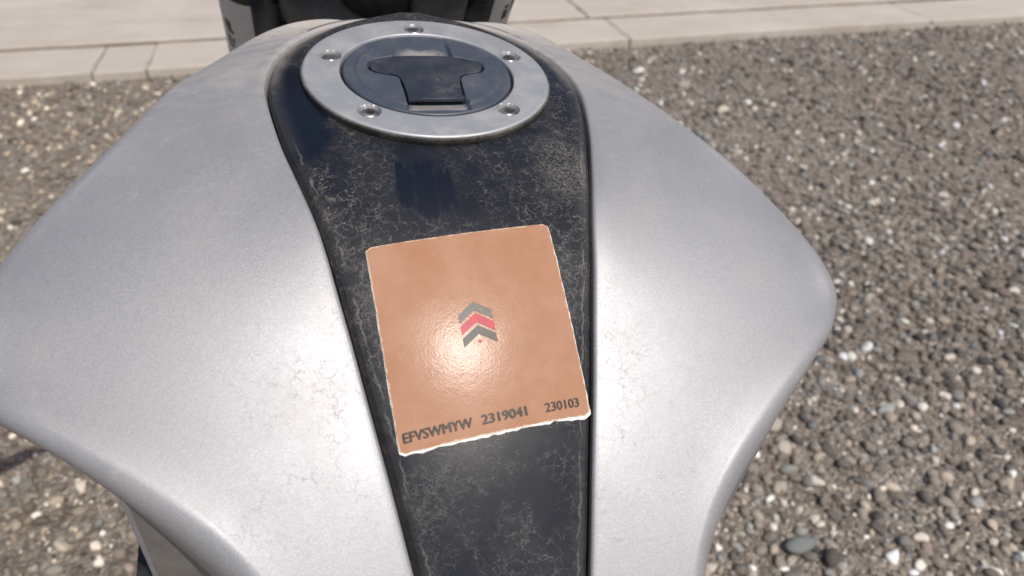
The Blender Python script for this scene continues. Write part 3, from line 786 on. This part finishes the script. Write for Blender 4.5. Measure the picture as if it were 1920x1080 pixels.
def text_mesh(name, body, u0, u1, v, hcap, bold, mat, lift=.026):
    cu = bpy.data.curves.new(name, 'FONT'); cu.body = body; cu.size = 1.0; cu.resolution_u = 3; cu.fill_mode = 'FRONT'
    to = bpy.data.objects.new(name, cu); COL.objects.link(to)
    dg = bpy.context.evaluated_depsgraph_get(); me = bpy.data.meshes.new_from_object(to.evaluated_get(dg))
    bpy.data.objects.remove(to); bpy.data.curves.remove(cu)
    co = np.empty(len(me.vertices) * 3); me.vertices.foreach_get('co', co); co = co.reshape(-1, 3)
    fs = [tuple(p.vertices) for p in me.polygons]; bpy.data.meshes.remove(me)
    x0, x1 = co[:, 0].min(), co[:, 0].max(); y1 = co[:, 1].max(); vv, ff = [], []
    for k, (du, dv) in enumerate(((0, 0), (-1, 0), (1, 0), (0, 1), (0, -1)) if bold > 0 else ((0, 0),)):
        b0 = len(vv)
        vv += [tuple(on_strip(u0 + (x - x0) / (x1 - x0) * (u1 - u0) + du * bold, v + y / y1 * hcap + dv * bold * .5, lift + k * .0008) * S) for x, y, _ in co]
        ff += [tuple(q + b0 for q in f) for f in fs]
    return link(name, mesh_np(name, vv, ff, mat, smooth=False), stk)
text_mesh('lettering', 'EFVSWMYW', -.705, -.165, -.804, .075, .0040, INK)
text_mesh('lettering', '2319041', -.085, .282, -.800, .072, .0045, INK)
text_mesh('lettering', '230103', .440, .730, -.806, .072, .0020, INK)

def flat_poly(name, polys, mat, lift=.026, sub=4):
    bm = bmesh.new()
    for P in polys: bm.faces.new([bm.verts.new((x, y, 0)) for x, y in P])
    bmesh.ops.triangulate(bm, faces=bm.faces[:])
    bmesh.ops.subdivide_edges(bm, edges=bm.edges[:], cuts=3, use_grid_fill=True)
    for q in bm.verts: q.co = on_strip(q.co.x, q.co.y, lift) * S
    me = bm_mesh(name, bm, mat, 60, recalc=False); return link(name, me, stk)
def chevron(cx, va, hw, drop, thk):
    return [[(cx, va), (cx - hw, va - drop), (cx - hw, va - drop - thk), (cx, va - thk)], [(cx, va), (cx, va - thk), (cx + hw, va - drop - thk), (cx + hw, va - drop)]]
flat_poly('emblem_chevron', chevron(.022, .198, .138, .092, .074), INKG)
flat_poly('emblem_chevron', chevron(.022, .096, .138, .092, .074), RED)
flat_poly('emblem_chevron', chevron(.022, -.006, .138, .092, .074), INK)
flat_poly('emblem_dot', [[(.020 + .016 * math.cos(k * math.pi / 8), -.142 + .016 * math.sin(k * math.pi / 8)) for k in range(16)]], RED)

# --- fork legs with labels
FD = Vector((0, .466, -.885)).normalized()                 # down the fork
FP = Vector((0, 5.68, -1.66))
def fork_pt(x, s, off=(0, 0)):                               # s along the leg, off=(sideways, rearwards)
    bk = Vector((0, -FD.z, FD.y)).normalized() * -1
    return Vector((x, 0, 0)) + FP + FD * s + Vector((off[0], 0, 0)) + bk * off[1]
BKV = Vector((0, FD.z, -FD.y)).normalized()                # points rearward/up, square to the leg
if BKV.y > 0: BKV = -BKV
def fork_q(x, ang, r, s):
    return Vector((x, 0, 0)) + FP + FD * s + (Vector((1, 0, 0)) * math.cos(ang) + BKV * math.sin(ang)) * r
for sg in (-1, 1):
    cx = 1.86 * sg; bm = bmesh.new()
    tube_bm(bm, [(FP + FD * s + Vector((cx, 0, 0))) * S for s in (-4.4, -4.3, 4.8, 4.9, 5.0)], [.50 * S, .54 * S, .54 * S, .58 * S, .58 * S], 48)
    fk = part('fork_leg', bm_mesh('fork_leg', bm, FORKM, 40)); fk['label'] = 'black left fork leg with a grey label' if sg < 0 else 'black right fork leg with a grey label'
    bm = bmesh.new(); tube_bm(bm, [(FP + FD * s + Vector((cx, 0, 0))) * S for s in (4.9, 11.6)], .42 * S, 32); link('fork_slider', bm_mesh('fork_slider', bm, GOLD, 40), fk)
    # label wrapped round the outer rear side, print as second material
    v, f, fm = [], [], []
    aa = np.linspace(math.radians(2), math.radians(86), 22); ss = np.linspace(-.62, 1.6, 20) if sg < 0 else np.linspace(-.98, 1.6, 20)
    for s in ss:
        for a in aa:
            q = a if sg > 0 else math.pi - a; v.append(tuple(fork_q(cx, q, .546, s) * S))
    f = grid_faces(len(ss), len(aa), flip=(sg < 0))
    me = mesh_np('label', v, f, LABELM); link('label', me, fk)
    marks = [(30, 44, -.05, .15), (34, 48, .15, .23), (32, 38, .33, .55), (42, 47, .35, .49), (34, 44, .55, .61)] if sg < 0 else [(50, 62, -.58, -.36), (52, 60, -.70, -.62), (26, 32, -.74, -.42), (35, 42, -.74, -.42), (30, 40, -.74, -.68)]
    v, f = [], []
    for (a0, a1_, s0, s1) in marks:
        b0 = len(v)
        for k in range(5):
            a = math.radians(a0 + (a1_ - a0) * k / 4); q = a if sg > 0 else math.pi - a
            v += [tuple(fork_q(cx, q, .552, s0) * S), tuple(fork_q(cx, q, .552, s1) * S)]
        for k in range(4):
            i0 = b0 + 2 * k; f.append((i0, i0 + 1, i0 + 3, i0 + 2))
    link('label_print', mesh_np('label_print', v, f, INK, smooth=True), fk)

def xf_fork(s0, shift=0.0):
    """x sideways, y rearward, z up the fork"""
    return lambda x, y, z: tuple((Vector((x, 0, 0)) + FP + FD * s0 + BKV * (y + shift) - FD * z) * S)
def clamp_poly(hw, rear, front, n=20):
    pts = []
    for k in range(n + 1):
        a = math.pi * k / n; pts.append((hw * math.cos(a), .15 + rear * math.sin(a) ** .8 if math.sin(a) > 0 else .15))
    pts += [(-hw, -.45), (-hw * .6, -front), (hw * .6, -front), (hw, -.45)]
    return pts
bm = bmesh.new(); prism_bm(bm, clamp_poly(1.5, 1.25, .9), 0, .55, xf_fork(-.5), bevel=.05 * S); part('triple_clamp', bm_mesh('triple_clamp', bm, CLAMPM, 40))
bm = bmesh.new(); prism_bm(bm, clamp_poly(2.5, 1.2, .7), 0, .45, xf_fork(-3.2), bevel=.05 * S); part('upper_triple_clamp', bm_mesh('upper_triple_clamp', bm, ALU, 40))
bm = bmesh.new(); tube_bm(bm, [(FP + FD * s + BKV * .5) * S for s in (-3.3, 2.6)], .62 * S, 32); part('steering_head', bm_mesh('steering_head', bm, DARK, 40))
bm = bmesh.new(); tube_bm(bm, [(FP + FD * s_ + Vector((-1.22 + .04 * s_, 0, 0)) + BKV * (.32 - .02 * s_ * s_)) * S for s_ in np.linspace(-2.5, 3.5, 14)], .055 * S, 12); part('gold_streak_tube', bm_mesh('gold_streak_tube', bm, GOLD, 40))  # added gold tube standing in for the reflection streak along the left fork
bm = bmesh.new(); tube_bm(bm, [(FP + FD * s_ + Vector((.75 + .25 * math.sin(s_), 0, 0)) + BKV * (1.0 - .05 * s_ * s_)) * S for s_ in np.linspace(-2.8, 3.0, 18)], .075 * S, 12); part('cable', bm_mesh('cable', bm, RUBBER, 40))
# dark cowl between and ahead of the legs
bm = bmesh.new(); prism_bm(bm, [(-1.7, -.55), (1.7, -.55), (1.75, -1.0), (.9, -1.7), (-.9, -1.7), (-1.75, -1.0)], -6.5, 1.0, xf_fork(0), bevel=.05 * S); part('front_cowl', bm_mesh('front_cowl', bm, DARK, 40))

# --- lower body under the tank
body = [(1.30, .55), (1.32, .25), (1.0, -.9), (.78, -3.2), (.62, -5.2), (.50, -7.0)]
bm = bmesh.new()
for sgm in (1,):
    rings_ = []
    for (hx, y, zt, zb) in ((1.1, 1.4, -.5, -3.4), (1.9, .6, -.8, -4.4), (2.2, -.6, -1.0, -4.8), (2.3, -1.8, -1.35, -4.8), (1.9, -3.0, -1.7, -4.6), (1.25, -4.2, -2.2, -4.3), (1.05, -5.4, -2.8, -4.3), (1.0, -7.4, -3.3, -4.4)):
        ring_ = [(hx * .9, zt), (hx, zt - .5), (hx, (zt + zb) / 2), (hx * .8, zb), (-hx * .8, zb), (-hx, (zt + zb) / 2), (-hx, zt - .5), (-hx * .9, zt)]
        rings_.append([bm.verts.new(Vector((a, y, b)) * S) for a, b in ring_])
    for a, b in zip(rings_, rings_[1:]):
        for k in range(8): bm.faces.new((a[k], a[(k + 1) % 8], b[(k + 1) % 8], b[k]))
    bm.faces.new(rings_[0]); bm.faces.new(rings_[-1])
bmesh.ops.bevel(bm, geom=bm.edges[:], offset=.12 * S, segments=2, affect='EDGES')
part('tank_shell', bm_mesh('tank_shell', bm, DARK, 50))
# knee panels: plates with a bright front rim below the silver shell
for sg in (-1, 1):
    Zs = np.linspace(-1.38, -4.6, 18); rowsP = []
    cut = lambda t: -1.40 - 1.25 * t
    outer = lambda z: Vector((2.69 + .02 * (z + 1.5), -3.52 - .03 * (-1.5 - z), z))
    for z in Zs:
        p = outer(z); row = []
        for k in range(10):
            t = k / 9; row.append((sg * (p.x - 1.45 * t - .10 * math.sin(math.pi * t)), p.y - 1.05 * t ** 1.15, min(p.z - .05 * t, cut(t) - (-1.38 - z) * .04)))
        rowsP.append(row)
    rowsP = np.array(rowsP); me = mesh_np('knee_panel', rowsP.reshape(-1, 3) * S, grid_faces(len(Zs), 10, flip=(sg > 0)), GREYP)
    kp = part('knee_panel', me)
    bm = bmesh.new(); tube_bm(bm, [Vector((sg * outer(z).x, outer(z).y + .01, z)) * S for z in Zs], .026 * S, 12); link('panel_rim', bm_mesh('panel_rim', bm, SILVER, 40), kp)

# --- the rest of the machine, mostly hidden below the tank
def wheel(y, r, wdt, nm):
    v, f = [], []; n1, n2 = 64, 16
    for i in range(n1):
        a = 2 * math.pi * i / n1
        for j in range(n2):
            b_ = 2 * math.pi * j / n2; q = r - .055 + .055 * math.cos(b_)
            v.append(tuple(upr(wdt * math.sin(b_) + wx(y), y + q * math.cos(a), r + q * math.sin(a))))
    o = part(nm, mesh_np(nm, v, grid_faces(n1, n2, True, True), TYRE))
    v, f = [], []
    for i in range(n1):
        a = 2 * math.pi * i / n1
        for j, (dx_, q) in enumerate(((-wdt * .9, r - .085), (-wdt * .9, r - .12), (wdt * .9, r - .12), (wdt * .9, r - .085))):
            v.append(tuple(upr(dx_ + wx(y), y + q * math.cos(a), r + q * math.sin(a))))
    link('rim', mesh_np('rim', v, grid_faces(n1, 4, True, True), DARK, smooth=False), o)
    for k in range(5):
        bm = bmesh.new(); a = 2 * math.pi * k / 5 + .3
        tube_bm(bm, [upr(wx(y), y, r), upr(wx(y), y + (r - .11) * math.cos(a), r + (r - .11) * math.sin(a))], .018, 10); link('spoke', bm_mesh('spoke', bm, DARK), o)
    return o
def wx(y): return ROOT.x + 0.0
axle = M @ ((FP + FD * 11.6) * S) + CAP
wheel(axle.y, .305, .055, 'front_wheel'); wheel(-0.72, .31, .075, 'rear_wheel')
v, n1 = [], 24                                              # front mudguard
for i in range(n1):
    a = math.radians(20 + 140 * i / (n1 - 1))
    for j in range(9):
        t = -1 + 2 * j / 8; q = .345 - .03 * t * t; v.append(tuple(upr(wx(0) + .075 * t, axle.y + q * math.cos(a), .305 + q * math.sin(a))))
part('front_mudguard', mesh_np('front_mudguard', v, grid_faces(n1, 9), DARK))
bm = bmesh.new(); prism_bm(bm, [(-.55, .30), (-.30, .22), (.30, .22), (.42, .36), (.34, .60), (-.05, .70), (-.45, .62)], -.13, .13, lambda x, y, z: tuple(upr(z + wx(0), x * .8 + .05, y)), bevel=.02)
eng = part('engine', bm_mesh('engine', bm, DARK, 40))
for sg in (-1, 1):
    bm = bmesh.new(); tube_bm(bm, [upr(wx(0) + sg * .128, .02, .42), upr(wx(0) + sg * .150, .02, .42), upr(wx(0) + sg * .158, .02, .42)], [.125, .12, .10], 40); link('case_cover', bm_mesh('case_cover', bm, DARK, 40), eng)
    for k in range(6):
        bm = bmesh.new(); a = k * math.pi / 3 + .2; tube_bm(bm, [upr(wx(0) + sg * .145, .02 + .105 * math.cos(a), .42 + .105 * math.sin(a)), upr(wx(0) + sg * .156, .02 + .105 * math.cos(a), .42 + .105 * math.sin(a))], .007, 6); link('bolt', bm_mesh('bolt', bm, STEEL, 40), eng)
for k in range(7):
    bm = bmesh.new(); z_ = .60 + k * .022; h_ = .115 - .004 * abs(k - 3)
    prism_bm(bm, [(-h_, .06), (h_, .06), (h_, .26), (-h_, .26)], z_, z_ + .008, lambda x, y, z: tuple(upr(wx(0) + x, y + (z - .6) * .25, z)), bevel=.002); link('cooling_fin', bm_mesh('cooling_fin', bm, ALU, 40), eng)
bm = bmesh.new(); tube_bm(bm, [upr(.12 + wx(0), .30, .45), upr(.16 + wx(0), .2, .28), upr(.17 + wx(0), -.3, .30), upr(.18 + wx(0), -.75, .52)], [.020, .020, .034, .050], 20); part('exhaust', bm_mesh('exhaust', bm, ALU, 40))
bm = bmesh.new()
for sg in (-1, 1): tube_bm(bm, [upr(sg * .09 + wx(0), -.05, .42), upr(sg * .09 + wx(0), -.72, .31)], .022, 10)
part('swing_arm', bm_mesh('swing_arm', bm, DARK, 40))
# seat behind the tank
v = []; ny_, nx_ = 24, 17
for i in range(ny_):
    t = i / (ny_ - 1); y = -.285 - .62 * t; hw = .075 + .075 * math.sin(min(1, t * 1.6) * math.pi / 2) - .05 * max(0, t - .7)
    zc = .795 - .02 * math.sin(t * math.pi) + .09 * sm(.55, .8, t)
    for j in range(nx_):
        q = -1 + 2 * j / (nx_ - 1); v.append(tuple(upr(wx(0) + hw * q, y, zc - .07 * abs(q) ** 3.5 - .03 * (t > .99) - .03 * (t < .01))))
part('seat', mesh_np('seat', v, grid_faces(ny_, nx_, flip=True), SEATM))
bm = bmesh.new()
tube_bm(bm, [upr(wx(0) + x, y, z) for x, y, z in ((-.40, .09, 1.09), (-.26, .15, 1.10), (-.12, .18, 1.10), (.12, .18, 1.10), (.26, .15, 1.10), (.40, .09, 1.09))], .011, 14)
hb = part('handlebar', bm_mesh('handlebar', bm, DARK, 40))
for sg in (-1, 1):
    bm = bmesh.new(); tube_bm(bm, [upr(wx(0) + sg * .30, .133, 1.0975), upr(wx(0) + sg * .42, .08, 1.089)], .017, 16); link('grip', bm_mesh('grip', bm, RUBBER, 40), hb)
    bm = bmesh.new(); tube_bm(bm, [upr(wx(0) + sg * .09, .19, 1.04), upr(wx(0) + sg * .09, .16, 1.095)], .016, 14); link('riser', bm_mesh('riser', bm, ALU, 40), hb)
bm = bmesh.new(); tube_bm(bm, [upr(wx(0) - .10, -.05, .36), upr(wx(0) - .22, -.02, .012)], .012, 12); tube_bm(bm, [upr(wx(0) - .205, -.02, .006), upr(wx(0) - .245, -.02, .004)], .02, 12)
part('side_stand', bm_mesh('side_stand', bm, DARK, 40))
